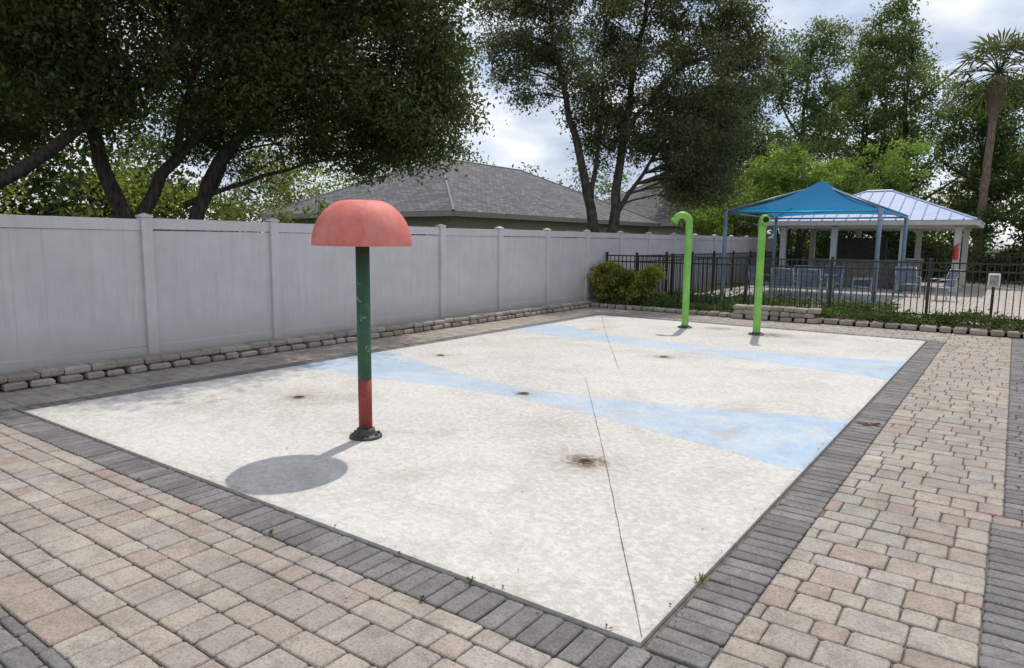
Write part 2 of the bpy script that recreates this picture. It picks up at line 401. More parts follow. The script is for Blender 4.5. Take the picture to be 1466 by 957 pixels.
# ---------------------------------------------------------------- vinyl fence
b=MB(); fx=-7.79; zt=1.86; zb=.13
ys=[1.96+1.855*i for i in range(-5,16)]
for i,y in enumerate(ys):
    lx=random.uniform(-.008,.008)
    b.box((fx+lx,y,(zt+.03)/2),(.13,.13,zt+.03),0,Matrix.Rotation(random.uniform(-.008,.008),3,'X'),.006,random.random()*.6)
    b.add([(fx-.075,y-.075,zt+.03),(fx+.075,y-.075,zt+.03),(fx+.075,y+.075,zt+.03),(fx-.075,y+.075,zt+.03),
           (fx-.075,y-.075,zt+.05),(fx+.075,y-.075,zt+.05),(fx+.075,y+.075,zt+.05),(fx-.075,y+.075,zt+.05),(fx,y,zt+.085)],
          [(0,1,5,4),(1,2,6,5),(2,3,7,6),(3,0,4,7),(4,5,8),(5,6,8),(6,7,8),(7,4,8),(3,2,1,0)])
    if i==len(ys)-1: break
    y2=ys[i+1]; ya,yb=y+.065,y2-.065; dz=random.uniform(-.008,.008); RX=Matrix.Rotation(random.uniform(-.005,.005),3,'X'); pc=random.random()
    b.box((fx,(ya+yb)/2,zt-.055+dz),(.05,yb-ya,.14),0,RX,.005,pc*.6)
    b.box((fx,(ya+yb)/2,zb+.07+dz),(.05,yb-ya,.14),0,RX,.005,pc)
    n=11; w=(yb-ya)/n
    for j in range(n):
        yc=ya+(j+.5)*w; b.box((fx+random.uniform(-.0008,.0008),yc,(zt+zb)/2),(.022,w-.0004,zt-zb-.27),0,None,.0018,min(1,max(0,pc+random.uniform(-.08,.08))))
b.obj('vinyl_privacy_fence',[M_vinyl],None,True)

def metal_fence(name,p0,p1,z0,z1,sp=.115,post=1.83,parent=None):
    b=MB(); p0=Vector((*p0,0));p1=Vector((*p1,0));d=p1-p0;Ln=d.length;d.normalize();R=Matrix.Rotation(math.atan2(d.y,d.x),3,'Z')
    n=int(Ln/sp)
    for i in range(n+1):
        p=p0+d*(i*sp); b.box((p.x,p.y,(z0+z1)/2+.02),(.018,.018,z1-z0-.05),0,R)
    n=round(Ln/post)
    for i in range(n+1):
        p=p0+d*(i*Ln/n); b.box((p.x,p.y,(z1+.05)/2),(.055,.055,z1+.05),0,R); b.box((p.x,p.y,z1+.06),(.068,.068,.022),0,R,.006)
    for z in (z1-.015,z1-.17,z0+.10):
        c=(p0+p1)/2; b.box((c.x,c.y,z),(Ln,.03,.032),0,R)
    return b.obj(name,[M_black],parent)
metal_fence('black_metal_fence',(-7.7,14.05),(9,14.05),.12,1.30)
metal_fence('black_metal_fence',(-7.5,33.5),(12,33.5),0,1.35,.13)
metal_fence('black_metal_fence',(-6.9,14.2),(-6.9,33.4),0,1.30,.125)
b=MB(); b.box((.82,13.96,.98),(.20,.10,.26),0,None,.015); b.box((.82,13.905,.98),(.14,.012,.19),1,None,.003); b.box((.82,13.99,.55),(.05,.05,.62),2)
b.obj('gate_control_box',[M_white,M_steel,M_black])

# ---------------------------------------------------------------- mushroom
ms_=empty('mushroom_water_feature',(0,0,0)); mx,my=-3.164,1.382
b=MB(); b.tube([(mx,my,.02),(mx,my,.50)],.056,24,1); b.tube([(mx,my,.5005),(mx,my,1.66)],.056,24,0)
b.obj('pole',[M_pgreen,M_pred],ms_)
b=MB(); b.lathe((mx,my,.008),[(.135,0),(.135,.018),(.128,.024),(.085,.026),(.078,.045),(.075,.075),(.058,.08)],32)
for i in range(8):
    th=i*math.pi/4+.2; b.tube([(mx+.108*math.cos(th),my+.108*math.sin(th),.03),(mx+.108*math.cos(th),my+.108*math.sin(th),.052)],.011,6)
b.obj('base_flange',[M_pipe],ms_)
b=MB(); R_=.395; H_=.335
prof=[(R_-.03,1.61),(R_-.012,1.592),(R_,1.598),(R_+.002,1.615)]
for i in range(1,15):
    t=i/15*math.radians(64); prof.append((R_*math.cos(t)**.92,1.615+H_*math.sin(t)/math.sin(math.radians(64))*.985))
prof+=[(.170,1.948),(.158,1.951),(.14,1.948),(.06,1.948),(.001,1.948)]
b.lathe((mx,my,0),prof,56)
inner=[(R_-.03,1.61)]
for i in range(1,10):
    t=i/10*math.radians(70); inner.append(((R_-.03)*math.cos(t),1.61+.29*math.sin(t)))
inner.append((.05,1.90)); b.lathe((mx,my,0),inner,56)
b.obj('cap',[M_coral],ms_)

def spray_pole(x,y,ang,h,reach,drop):
    e=empty('green_spray_pole'); d=Vector((math.cos(ang),math.sin(ang),0)); r=.066; b=MB()
    R=reach/2; pts=[(x,y,.02),(x,y,.6),(x,y,h-R-.05)]
    o=Vector((x,y,h-R))
    for i in range(0,13):
        t=math.pi*i/12*drop; pts.append(tuple(o+d*(R-R*math.cos(t))+Vector((0,0,R*math.sin(t)))))
    q=Vector(pts[-1]); tan=(q-Vector(pts[-2])).normalized()
    rad=[r]*len(pts)
    pts.append(tuple(q+tan*.04)); rad.append(r*1.02)
    b.tube(pts,rad,20,0,False)
    q2=Vector(pts[-1]); b.tube([q2-tan*.030,q2-tan*.025,q2+tan*.03,q2+tan*.035],[r,r*1.14,r*1.16,r*.95],20,0); b.tube([q2+tan*.036,q2+tan*.038],[r*.8,r*.8],20,1)
    b.tube([(x,y,h-R-.10),(x,y,h-R-.095),(x,y,h-R-.045),(x,y,h-R-.04)],[r,r*1.08,r*1.08,r],20,0,False)
    b.obj('bent_pipe',[M_green,M_rim],e)
    b=MB(); b.lathe((x,y,.008),[(.14,0),(.14,.014),(.13,.02),(.09,.022),(.082,.045),(.07,.05)],28)
    for i in range(6):
        th=i*math.pi/3; b.tube([(x+.115*math.cos(th),y+.115*math.sin(th),.02),(x+.115*math.cos(th),y+.115*math.sin(th),.042)],.012,6)
    b.obj('base_flange',[M_pipe],e)
spray_pole(-3.96,10.29,math.radians(208),2.16,.27,.86)
spray_pole(-2.56,10.17,math.radians(-58),2.08,.17,.62)

# ---------------------------------------------------------------- foliage generators
def foliage(name,clusters,leaf,mat,parent=None,flat=.7,asp=.45,upbias=.5):
    P=[];S=[]
    for (c,r,n,sh) in clusters:
        d=rng.normal(size=(n,3)); d/=np.linalg.norm(d,axis=1,keepdims=True)+1e-9
        rr=r*rng.random((n,1))**.45
        rr*=1+.28*rng.normal(size=(n,1))
        p=np.array(c)+d*rr*np.array([1,1,flat]); P.append(p)
        S.append(np.clip(sh+rng.normal(size=n)*.18,0,1))
    P=np.concatenate(P);S=np.concatenate(S);N=len(P)
    nrm=rng.normal(size=(N,3)); nrm[:,2]+=upbias; nrm/=np.linalg.norm(nrm,axis=1,keepdims=True)
    a=np.cross(nrm,rng.normal(size=(N,3))); a/=np.linalg.norm(a,axis=1,keepdims=True)+1e-9
    bb=np.cross(nrm,a); Ls=leaf*(.6+.8*rng.random((N,1)))
    V=np.stack([P+a*Ls*.5, P+bb*Ls*.5*asp+a*Ls*.05, P-a*Ls*.5, P-bb*Ls*.5*asp+a*Ls*.05],1).reshape(-1,3)
    me=bpy.data.meshes.new(name); me.vertices.add(4*N); me.vertices.foreach_set('co',V.ravel().astype(np.float32))
    me.loops.add(4*N); me.loops.foreach_set('vertex_index',np.arange(4*N,dtype=np.int32))
    me.polygons.add(N); me.polygons.foreach_set('loop_start',np.arange(0,4*N,4,dtype=np.int32))
    try: me.polygons.foreach_set('loop_total',np.full(N,4,dtype=np.int32))
    except Exception: pass
    at=me.attributes.new('var','FLOAT','POINT'); at.data.foreach_set('value',np.repeat(S,4).astype(np.float32))
    me.materials.append(mat); me.update(calc_edges=True); me.validate()
    return link(bpy.data.objects.new(name,me),parent)
def ell_clusters(ells,rc,dens,sh=(.2,.8)):
    out=[]
    for (c,r,n) in ells:
        for _ in range(n):
            d=rng.normal(size=3); d/=np.linalg.norm(d); q=rng.random()**.42
            p=np.array(c)+d*q*np.array(r)
            rr=rc*(.6+.8*rng.random()); out.append((p,rr,max(6,int(dens*(rr/rc)**2)),sh[0]+(sh[1]-sh[0])*rng.random()))
    return out
def curve_pts(pts,sub=5,j=.04):
    P=[Vector(p) for p in pts]; out=[]
    for i in range(len(P)-1):
        p0=P[max(i-1,0)];p1=P[i];p2=P[i+1];p3=P[min(i+2,len(P)-1)]
        for s in range(sub):
            t=s/sub
            q=.5*((2*p1)+(p2-p0)*t+(2*p0-5*p1+4*p2-p3)*t*t+(3*p1-p0-3*p2+p3)*t**3)
            q+=Vector([random.uniform(-j,j) for _ in range(3)]) if (i+s)>0 else Vector()
            out.append(q)
    out.append(P[-1]); return out
def tree(name,limbs,clusters,leaf,mat,barkm=None,branch_frac=.6,flat=.7,asp=.45,br=.035):
    e=empty(name); b=MB(); nodes=[]
    for pts,r0,r1 in limbs:
        q=curve_pts(pts); n=len(q); rad=[r0+(r1-r0)*(i/(n-1))**.8 for i in range(n)]
        if pts[0][2]<.1: rad[0]*=1.5; rad[1]*=1.12
        b.tube(q,rad,10); nodes+= [(x,rd) for x,rd in zip(q,rad) if x.z>1.6]
    NP=np.array([list(x) for x,_ in nodes])
    for (c,r,n,s) in clusters:
        if random.random()>branch_frac: continue
        d=NP-np.array(c); dist=np.linalg.norm(d,axis=1)+np.maximum(0,d[:,2])*1.5
        i=int(np.argmin(dist)); p=nodes[i][0]; q=Vector(c); m=(p+q)/2+Vector((random.uniform(-.2,.2),random.uniform(-.2,.2),.12*(q-p).length))
        r0=min(nodes[i][1]*.6,br*(.6+.25*(q-p).length)); b.tube(curve_pts([p,m,q],3,.03),[r0*(1-.75*k/6) for k in range(7)],5,0,False)
    b.obj('trunk_and_limbs',[barkm or M_bark],e)
    foliage('crown',clusters,leaf,mat,e,flat,asp)
    return e

# left oaks
cl=ell_clusters([((-12.6,5.2,6.4),(3.6,3.4,2.5),120),((-9.7,7.6,5.9),(1.9,2.2,1.9),70),((-12.0,9.4,6.6),(2.9,2.6,2.6),85),((-10.2,5.2,6.6),(2.2,2.4,1.8),60),
  ((-9.6,8.6,4.2),(1.3,1.6,.9),32),((-11.6,9.6,4.0),(2.0,1.6,.8),30),((-14.2,7.6,4.3),(2.6,2.6,1.3),40),((-11.4,6.2,4.3),(1.6,1.8,.7),24),((-8.1,5.8,6.9),(.9,3.6,.8),44)],.60,370,(.05,.95))
tree('oak_tree',[([(-13.5,4.5,0),(-13.45,4.5,1.6),(-13.7,4.1,3.2),(-13.2,3.6,5.2),(-12.6,3.2,7)],.24,.06),
 ([(-13.45,4.5,1.7),(-12.9,5.2,3.2),(-11.7,6.4,4.9),(-10.2,7.6,5.8),(-9.2,8.2,6.4)],.15,.03),
 ([(-13.0,5.6,0),(-13.05,5.6,1.8),(-12.7,6.2,3.4),(-12.3,7.8,5.2),(-12,9.4,7)],.21,.05),
 ([(-13.05,5.6,1.8),(-13.3,6.4,3.0),(-14.0,7.6,4.4)],.12,.03),
 ([(-12.9,5.2,3.2),(-11.5,4.9,4.8),(-10.2,4.8,6.4)],.09,.03),
 ([(-13.2,5.5,2.3),(-12.2,6.8,3.0),(-10.8,8.4,3.6)],.07,.02)],cl,.10,M_oak)
cl=ell_clusters([((-13.6,1.4,6.0),(3.2,2.8,2.2),100),((-10.6,2.6,6.1),(2.0,2.0,1.6),55),((-15.5,3.0,4.4),(2.4,2.2,1.5),50),((-8.8,4.2,6.4),(1.6,1.6,1.0),26),((-12.3,3.0,4.2),(1.6,1.4,.8),26),((-8.1,1.8,6.4),(.9,2.2,.7),26)],.60,370,(.05,.9))
tree('oak_tree',[([(-14.4,.9,0),(-14.0,1.4,1.5),(-13.3,2.2,2.5),(-11.5,3.8,4.2),(-9.8,4.6,5.8)],.23,.05),
 ([(-14.0,1.4,1.5),(-14.4,1.2,3.2),(-14.0,1.0,5.5)],.17,.05),
 ([(-13.3,2.2,2.5),(-13.0,1.9,4.0),(-11.2,2.4,6.0)],.10,.03),
 ([(-14.1,1.3,1.7),(-15.0,2.4,3.2),(-15.8,3.2,4.8)],.11,.03)],cl,.10,M_oak)
# middle tree
cl=ell_clusters([((-10.6,17.2,8.4),(2.7,2.4,3.2),130),((-8.0,18.8,8.2),(2.3,2.4,2.8),105),((-7.7,19.1,5.0),(1.9,1.7,1.6),74),((-9.7,17.8,5.2),(1.2,1.4,1.3),30),((-6.6,20.2,7.0),(1.4,1.5,2.0),48),((-12.2,16.3,8.2),(1.6,1.4,2.0),40),((-7.2,19.6,3.4),(1.2,1.2,.7),24)],.52,280,(.1,1.0))
tree('shade_tree',[([(-9.75,17.1,0),(-9.8,17.1,1.9),(-10.2,16.9,4.0),(-11.0,16.9,6.6),(-11.5,16.8,9.2)],.25,.04),
 ([(-9.3,17.4,0),(-9.35,17.45,1.8),(-9.25,17.7,4.2),(-9.2,18.3,7.0),(-8.8,18.6,10)],.25,.04),
 ([(-9.35,17.5,2.4),(-8.7,18.2,3.8),(-7.9,18.9,5.4)],.10,.03),
 ([(-9.3,17.9,5.0),(-8.2,18.8,6.8),(-7.0,19.8,8.2)],.09,.03),
 ([(-9.9,17.0,3.0),(-9.9,17.5,5.4),(-10.0,17.8,8.4)],.10,.03)],cl,.105,M_mid,None,.6)
# crape / bright tree
cl=ell_clusters([((-7.2,29.4,3.9),(2.4,2.0,1.3),70),((-9.4,28.0,3.2),(1.6,1.5,1.0),40),((-5.4,30.5,4.3),(1.6,1.6,1.3),40),((-7.6,29.2,5.2),(1.2,1.2,.8),24),((-3.6,31.8,5.0),(1.4,1.4,1.4),26)],.40,120,(.15,1.0))
tree('crape_myrtle_tree',[([(-7.3,29.5,0),(-7.4,29.3,2),(-8.3,28.7,3.4)],.09,.02),([(-7.1,29.5,0),(-7.0,29.5,2),(-6.8,29.6,4.6)],.09,.02),([(-7,29.6,0),(-6.4,30,2.2),(-4.6,31,4.6)],.09,.02)],cl,.13,M_bright)
# tall right trees
def tall_tree(name,x,y,h,r,mat,n=220,leaf=.19,rc=.72,dens=115,z0=2.0,sh=(.05,1.0)):
    ells=[]
    K=9
    for i in range(K):
        a=random.random()*6.28; t=i/(K-1); rr=r*(1-.55*t**1.4)*random.uniform(.8,1.12); ells.append(((x+math.cos(a)*r*.34*(1-t*.4),y+math.sin(a)*r*.34,z0+1+(h-z0-1.8)*t),(rr*.84,rr*.84,(h-z0)/K*1.2),n//K))
    cl=ell_clusters(ells,rc,dens,sh)
    lim=[([(x,y,0),(x+.1,y,h*.3),(x-.2,y+.1,h*.6),(x,y,h*.92)],.26,.04)]
    for i in range(5):
        a=i*1.3+random.random(); z=h*(.25+.1*i); lim.append(([(x,y,z),(x+math.cos(a)*r*.4,y+math.sin(a)*r*.4,z+1),(x+math.cos(a)*r*.7,y+math.sin(a)*r*.7,z+2.0)],.10,.03))
    return tree(name,lim,cl,leaf,mat,None,.35)
tall_tree('elm_tree',-9.0,39.5,13.2,4.0,M_bgt)
tall_tree('elm_tree',-4.4,43,14.4,4.2,M_bgt)
tall_tree('elm_tree',-12.6,38.5,11.2,3.6,M_bgt)
tall_tree('elm_tree',-.6,46,11.0,3.9,M_bgt)
tall_tree('elm_tree',4.0,44,10.0,4.0,M_bgt)
tall_tree('elm_tree',-17,46,12,4.2,M_bgt)
tall_tree('elm_tree',-7.0,46,12.8,4.0,M_bgt)
# distant masses
cl=[]
def mass(x0,y0,x1,y1,n,zlo,zhi,w,rc,dens,sh):
    for _ in range(n):
        t=rng.random(); hh=zlo+(zhi*(.75+.25*math.sin(t*23+x0)+.12*rng.normal())-zlo)*rng.random()
        cl.append((np.array([x0+(x1-x0)*t+rng.normal()*w,y0+(y1-y0)*t+rng.normal()*w,max(.4,hh)]),rc*(.7+.6*rng.random()),dens,sh[0]+(sh[1]-sh[0])*rng.random()))
mass(-14,52,22,50,280,0,8.5,1.6,1.3,90,(.0,.7))
mass(12,20,16,50,130,0,6,1.5,1.2,90,(.1,.6))
mass(-70,45,-14,60,280,0,8.5,2.5,1.7,90,(.2,.8))
foliage('distant_trees',cl,.36,M_bgt)
cl=[]
mass(-30,-10,-27,13,400,0,8.0,1.6,1.15,160,(.0,.9))
mass(-40,14,-34,40,180,0,8.0,2,1.5,120,(.2,.9))
foliage('distant_trees',cl,.26,M_dkt)
cl=[]
mass(-22,-8,-22,15,170,0,3.6,.9,.8,160,(.0,1))
mass(-33,18,-31,30,90,2,7.2,1,1.0,140,(.4,1))
foliage('distant_trees',cl,.17,M_yel)
cl=[]
mass(-7,35.2,14,35.2,240,0,3.4,.5,.75,150,(.0,.5))
foliage('background_hedge',cl,.2,M_cover)
# hedge & cover
cl=[]
for _ in range(210):
    x=rng.uniform(-7.65,-5.95); top=.95+.14*math.sin(x*4.1)+.06*math.sin(x*11)
    cl.append((np.array([x,rng.uniform(13.05,13.8),.12+(top-.12)*rng.random()**.7]),.17,95,rng.uniform(.0,1.0)))
b=MB()
for i in range(14):
    x=-7.4+i*.1; y=13.45+random.uniform(-.15,.15)
    for j in range(4): b.tube([(x,y,.05),(x+random.uniform(-.1,.1),y+random.uniform(-.1,.1),.4),(x+random.uniform(-.25,.25),y+random.uniform(-.25,.25),.95)],[.012,.008,.003],5)
e=empty('hedge_bush'); b.obj('stems',[M_bark],e); foliage('leaves',cl,.075,M_hedge,e)
cl=[]
for _ in range(900):
    x=rng.uniform(-6.9,8); y=rng.uniform(12.95,14.5); cl.append((np.array([x,y,.12+.12*rng.random()+.05*math.sin(x*3)]),.16,42,rng.uniform(.1,.9)))
foliage('ground_cover_plants',cl,.06,M_cover)
cl=[]
for _ in range(120):
    x=rng.uniform(-6.6,-1.0); y=rng.uniform(14.6,16.2); cl.append((np.array([x,y,.12+.14*rng.random()]),.2,50,rng.uniform(.1,.9)))
foliage('ground_cover_plants',cl,.07,M_cover)

# palm
pe=empty('palm_tree'); b=MB(); bx,by=-.25,36.6
pp=curve_pts([(bx-.15,by,0),(bx-.12,by,2),(bx-.05,by,4.6),(bx+.0,by,7.2),(bx+.05,by,9.2)],6,.015)
b.tube(pp,[.24]+[.18-.02*(i/len(pp)) for i in range(len(pp)-8)]+[.17,.22,.31,.38,.40,.34,.22],14,0); b.obj('trunk',[M_pbark],pe)
b=MB(); top=Vector((bx+.05,by,9.35))
NF=36
for i in range(NF):
    az=i*2.399; el=math.radians(75-122*(i/NF)**.9)
    d=Vector((math.cos(az)*math.cos(el),math.sin(az)*math.cos(el),math.sin(el))); pl=random.uniform(1.1,1.5)
    hub=top+d*pl+Vector((0,0,-.08)); b.tube([top,top+d*pl*.5+Vector((0,0,.05)),hub],[.03,.022,.017],4,0,False,.3)
    side=d.cross(Vector((0,0,1))); side.normalize(); up=side.cross(d); sh=random.uniform(.2,.9)*(1 if i<28 else .4)
    nb=17; Rf=random.uniform(1.0,1.25)
    for j in range(nb):
        a=math.radians(-105+210*j/(nb-1)); dd=(d*math.cos(a)+side*math.sin(a)+up*.10*(1 if j%2 else -1)).normalized()
        ln=Rf*(1-.3*abs(a)/2); mid=hub+dd*ln*.55; tip=hub+dd*ln+Vector((0,0,-.22*ln)); w=(side*math.cos(a)-d*math.sin(a))*.050
        b.add([hub,mid+w,tip,mid-w],[(0,1,2,3)],0,False,min(1,max(0,sh+random.uniform(-.15,.15))))
b.obj('fan_fronds',[M_palm],pe,True)

# ---------------------------------------------------------------- houses
def hip_roof(x0,x1,y0,y1,ze,zr):
    cx,cy=(x0+x1)/2,(y0+y1)/2; w=x1-x0;l=y1-y0
    if l>=w: r=[(cx,y0+w/2,zr),(cx,y1-w/2,zr)]
    else: r=[(x0+l/2,cy,zr),(x1-l/2,cy,zr)]
    c=[(x0,y0,ze),(x1,y0,ze),(x1,y1,ze),(x0,y1,ze)]
    v=c+r
    if l>=w: f=[(0,1,4),(1,2,5,4),(2,3,5),(3,0,4,5)]
    else: f=[(0,1,5,4),(1,2,5),(2,3,4,5),(3,0,4)]
    return v,f
def house(name,x0,x1,y0,y1,ze,zr,ov=.55):
    e=empty(name); v,f=hip_roof(x0,x1,y0,y1,ze,zr)
    me=bpy.data.meshes.new('roof'); me.from_pydata(v,[],f); me.materials.append(M_shingle); uv=me.uv_layers.new(name='UVMap')
    for p in me.polygons:
        n=p.normal; h=Vector((n.y,-n.x,0)).normalized(); u=n.cross(h)
        for li in p.loop_indices:
            q=me.vertices[me.loops[li].vertex_index].co; uv.data[li].uv=(q.dot(h),q.dot(u))
    link(bpy.data.objects.new('roof',me),e)
    b=MB(); lng=(y1-y0)>=(x1-x0)
    for i,j in((0,4),(1,4 if lng else 5),(2,5),(3,5 if lng else 4),(4,5)):
        b.tube([Vector(v[i])+Vector((0,0,.0)),Vector(v[j])+Vector((0,0,.0))],.06,6,0,False,.5,False)
    b.obj('ridge_caps',[M_ridge],e)
    b=MB(); t=.2
    for (cx,cy,dx,dy) in (((x0+x1)/2,y0+.02,x1-x0-.1,.04),((x0+x1)/2,y1-.02,x1-x0-.1,.04),(x0+.02,(y0+y1)/2,.04,y1-y0),(x1-.02,(y0+y1)/2,.04,y1-y0)):
        b.box((cx,cy,ze-t/2-.01),(dx,dy,t))
    b.box(((x0+x1)/2,(y0+y1)/2,ze-t+.0),(x1-x0-.2,y1-y0-.2,.03)); b.obj('fascia_and_soffit',[M_fascia],e)
    b=MB(); b.box(((x0+x1)/2,(y0+y1)/2,(ze-t-.02)/2),(x1-x0-2*ov,y1-y0-2*ov,ze-t-.02)); b.obj('walls',[M_stucco],e)
    b=MB()
    for fy in (.2,.5,.8):
        yy=y0+(y1-y0)*fy; b.box((x1-ov+.02,yy,1.55),(.05,1.3,1.25),0); b.box((x1-ov+.035,yy,1.55),(.05,1.16,1.11),1); b.box((x1-ov+.05,yy,1.55),(.045,1.16,.04),0)
        xx=x0+(x1-x0)*fy; b.box((xx,y0+ov-.02,1.55),(1.3,.05,1.25),0); b.box((xx,y0+ov-.035,1.55),(1.16,.05,1.11),1); b.box((xx,y0+ov-.05,1.55),(.04,.045,1.11),0)
    b.obj('windows',[M_white,M_glass],e)
    b=MB(); xx=x0+(x1-x0)*.36; b.box((xx,y0+ov-.025,1.05),(1.0,.06,2.1),0); b.box((xx,y0+ov-.04,1.0),(.86,.06,1.96),1); b.obj('door',[M_white,M_stucco],e)
    return e
house('hip_roof_house',-29.3,-16.8,18.4,38,2.78,5.75)
house('hip_roof_house',-27,-14.2,41,54,2.9,6.6)

# ---------------------------------------------------------------- shade canopy
ce=empty('shade_canopy'); cx0,cx1,cy0,cy1=-6.3,-2.0,19.15,24.7; zc=2.62; ap=Vector(((cx0+cx1)/2,(cy0+cy1)/2,3.68))
cor=[Vector((cx0,cy0,zc)),Vector((cx1,cy0,zc)),Vector((cx1,cy1,zc)),Vector((cx0,cy1,zc))]
b=MB(); ns,nr_=12,8; ctr=Vector((ap.x,ap.y,zc))
for k in range(4):
    A,B_=cor[k],cor[(k+1)%4]; vs=[]; fs=[]
    for r in range(nr_+1):
        for s in range(ns+1):
            t=s/ns; u=r/nr_; p=A.lerp(B_,t); q=4*t*(1-t); inn=(ctr-p).normalized()
            p=p+inn*.16*q+Vector((0,0,.07*q)); pt=p.lerp(ap,u); pt.z-= .16*math.sin(math.pi*u)*(1-.3*q); vs.append(pt)
    for r in range(nr_):
        for s in range(ns):
            i=r*(ns+1)+s; fs.append((i,i+1,i+ns+2,i+ns+1))
    b.add(vs,fs,0,True)
b.obj('fabric',[M_fabric],ce)
b=MB()
for c in cor:
    b.tube([(c.x,c.y,0),(c.x,c.y,zc+.02)],.06,12); b.lathe((c.x,c.y,0),[(.13,0),(.13,.02),(.06,.03)],12); b.tube([c,ap-Vector((0,0,.15))],.035,8)
for k in range(4): b.tube([cor[k]+Vector((0,0,-.06)),cor[(k+1)%4]+Vector((0,0,-.06))],.03,8)
b.obj('posts_and_frame',[M_bpost],ce)

# pavilion
pv=empty('pavilion'); X0,X1,Y0,Y1,ze,zr=-6.9,0.0,25.6,31.6,2.50,3.72
v,f=hip_roof(X0,X1,Y0,Y1,ze,zr); b=MB(); b.add(v,f,0)
r0,r1=Vector(v[4]),Vector(v[5])
def seam(p,q): b.tube([p+Vector((0,0,.015)),q+Vector((0,0,.015))],.022,4,1,False,.5,False)
n=17
for i in range(n+1):
    x=X0+(X1-X0)*i/n
    for yy,sg in((Y0,1),(Y1,-1)):
        hd=(Y1-Y0)/2; t=min(1,(x-X0)/hd,(X1-x)/hd); seam(Vector((x,yy,ze)),Vector((x,yy+sg*hd*t,ze+(zr-ze)*t)))
n=14
for i in range(n+1):
    y=Y0+(Y1-Y0)*i/n; hd=(Y1-Y0)/2; t=min((y-Y0)/hd,(Y1-y)/hd)
    seam(Vector((X0,y,ze)),Vector((X0+hd*t,y,ze+(zr-ze)*t))); seam(Vector((X1,y,ze)),Vector((X1-hd*t,y,ze+(zr-ze)*t)))
b.tube([r0,r1],.06,6,1,True,.5,False)
for i in(0,1,2,3): b.tube([Vector(v[i]),(r0 if i in(0,3) else r1)],.05,6,1,False,.5,False)
b.obj('standing_seam_roof',[M_bmetal,M_seam],pv)
b=MB()
for (cx,cy,dx,dy) in (((X0+X1)/2,Y0+.04,X1-X0,.06),((X0+X1)/2,Y1-.04,X1-X0,.06),(X0+.04,(Y0+Y1)/2,.06,Y1-Y0-.14),(X1-.04,(Y0+Y1)/2,.06,Y1-Y0-.14)): b.box((cx,cy,ze-.09),(dx,dy,.16))
for cy in(Y0+.55,Y1-.55): b.box(((X0+X1)/2,cy,ze-.17),(X1-X0-.8,.2,.22))
b.box(((X0+X1)/2,(Y0+Y1)/2,ze-.05),(X1-X0-.2,Y1-Y0-.2,.03))
for cx in(X0+.55,-4.5,-2.2,X1-.55):
    for cy in(Y0+.55,Y1-.55):
        b.box((cx,cy,1.15),(.20,.20,2.3),0,None,.01); b.box((cx,cy,.12),(.28,.28,.24),0,None,.015); b.box((cx,cy,2.24),(.27,.27,.08),0,None,.01)
b.obj('columns_and_beams',[M_col],pv)
b=MB(); b.box((-3.6,27.4,.5),(3.6,.7,1.0),0,None,.02); b.box((-3.6,27.4,1.03),(3.9,.95,.06),1,None,.015); b.box((-1.85,26.15,.55),(.55,.55,1.1),0,None,.02); b.box((-1.85,26.15,1.13),(.65,.65,.07),1,None,.01)
b.box((-4.3,29.8,.95),(2.2,.5,1.9),2,None,.02); b.obj('bar_counter',[M_counter,M_steel,M_pipe],pv)
fe=empty('fire_extinguisher'); b=MB(); ex,ey=-.56,25.98
b.lathe((ex,ey,1.15),[(.0,0),(.075,0),(.08,.03),(.08,.38),(.06,.45),(.03,.47),(.03,.5)],16); b.tube([(ex,ey,1.64),(ex+.12,ey,1.68)],.015,6,1); b.tube([(ex,ey,1.63),(ex-.1,ey,1.54),(ex-.12,ey,1.3)],.014,6,1)
b.obj('cylinder_and_hose',[M_red,M_black],fe)

# chairs
def chair(x,y,ang,name='patio_chair',w=.60):
    b=MB(); h=w/2
    for s in(-h,h):
        b.tube([(s,-.28,0),(s,-.26,.40),(s,-.24,.62),(s,.24,.64)],.020,6,0); b.tube([(s,.34,0),(s,.22,.40),(s,.26,.64),(s,.38,.92)],.020,6,0); b.tube([(s,-.26,.40),(s,.22,.38)],.016,6,0)
    b.tube([(-h,-.26,.40),(h,-.26,.40)],.016,6,0); b.tube([(-h,.38,.92),(h,.38,.92)],.018,6,0); b.tube([(-h,.22,.39),(h,.22,.39)],.016,6,0)
    for i in range(7):
        t=i/6; b.box((0,-.24+.44*t,.405-.015*t),(w-.04,.062,.014),1)
    for i in range(7):
        t=i/6; b.box((0,.23+.14*t,.46+.43*t),(w-.04,.014,.06),1,Matrix.Rotation(-.3,3,'X'))
    o=b.obj(name,[M_frame,M_sling]); o.location=(x,y,0); o.rotation_euler=(0,0,ang); return o
chair(-5.4,20.2,math.radians(70)); chair(-4.35,18.9,math.radians(180)); chair(-3.65,18.9,math.radians(185)); chair(-2.5,20.3,math.radians(-80)); chair(-4.5,21.4,0); chair(-3.6,21.5,.1)
chair(-.6,21.8,math.radians(-60)); chair(-1.6,22.9,math.radians(20))
te=MB(); te.box((-4.0,20.15,.71),(1.5,.9,.03),0,None,.01)
for sx in(-.65,.65):
    for sy in(-.38,.38): te.tube([(-4+sx,20.15+sy,0),(-4+sx,20.15+sy,.70)],.022,8,0)
te.box((-4,20.15,.67),(1.36,.76,.04),0); te.obj('patio_table',[M_frame])

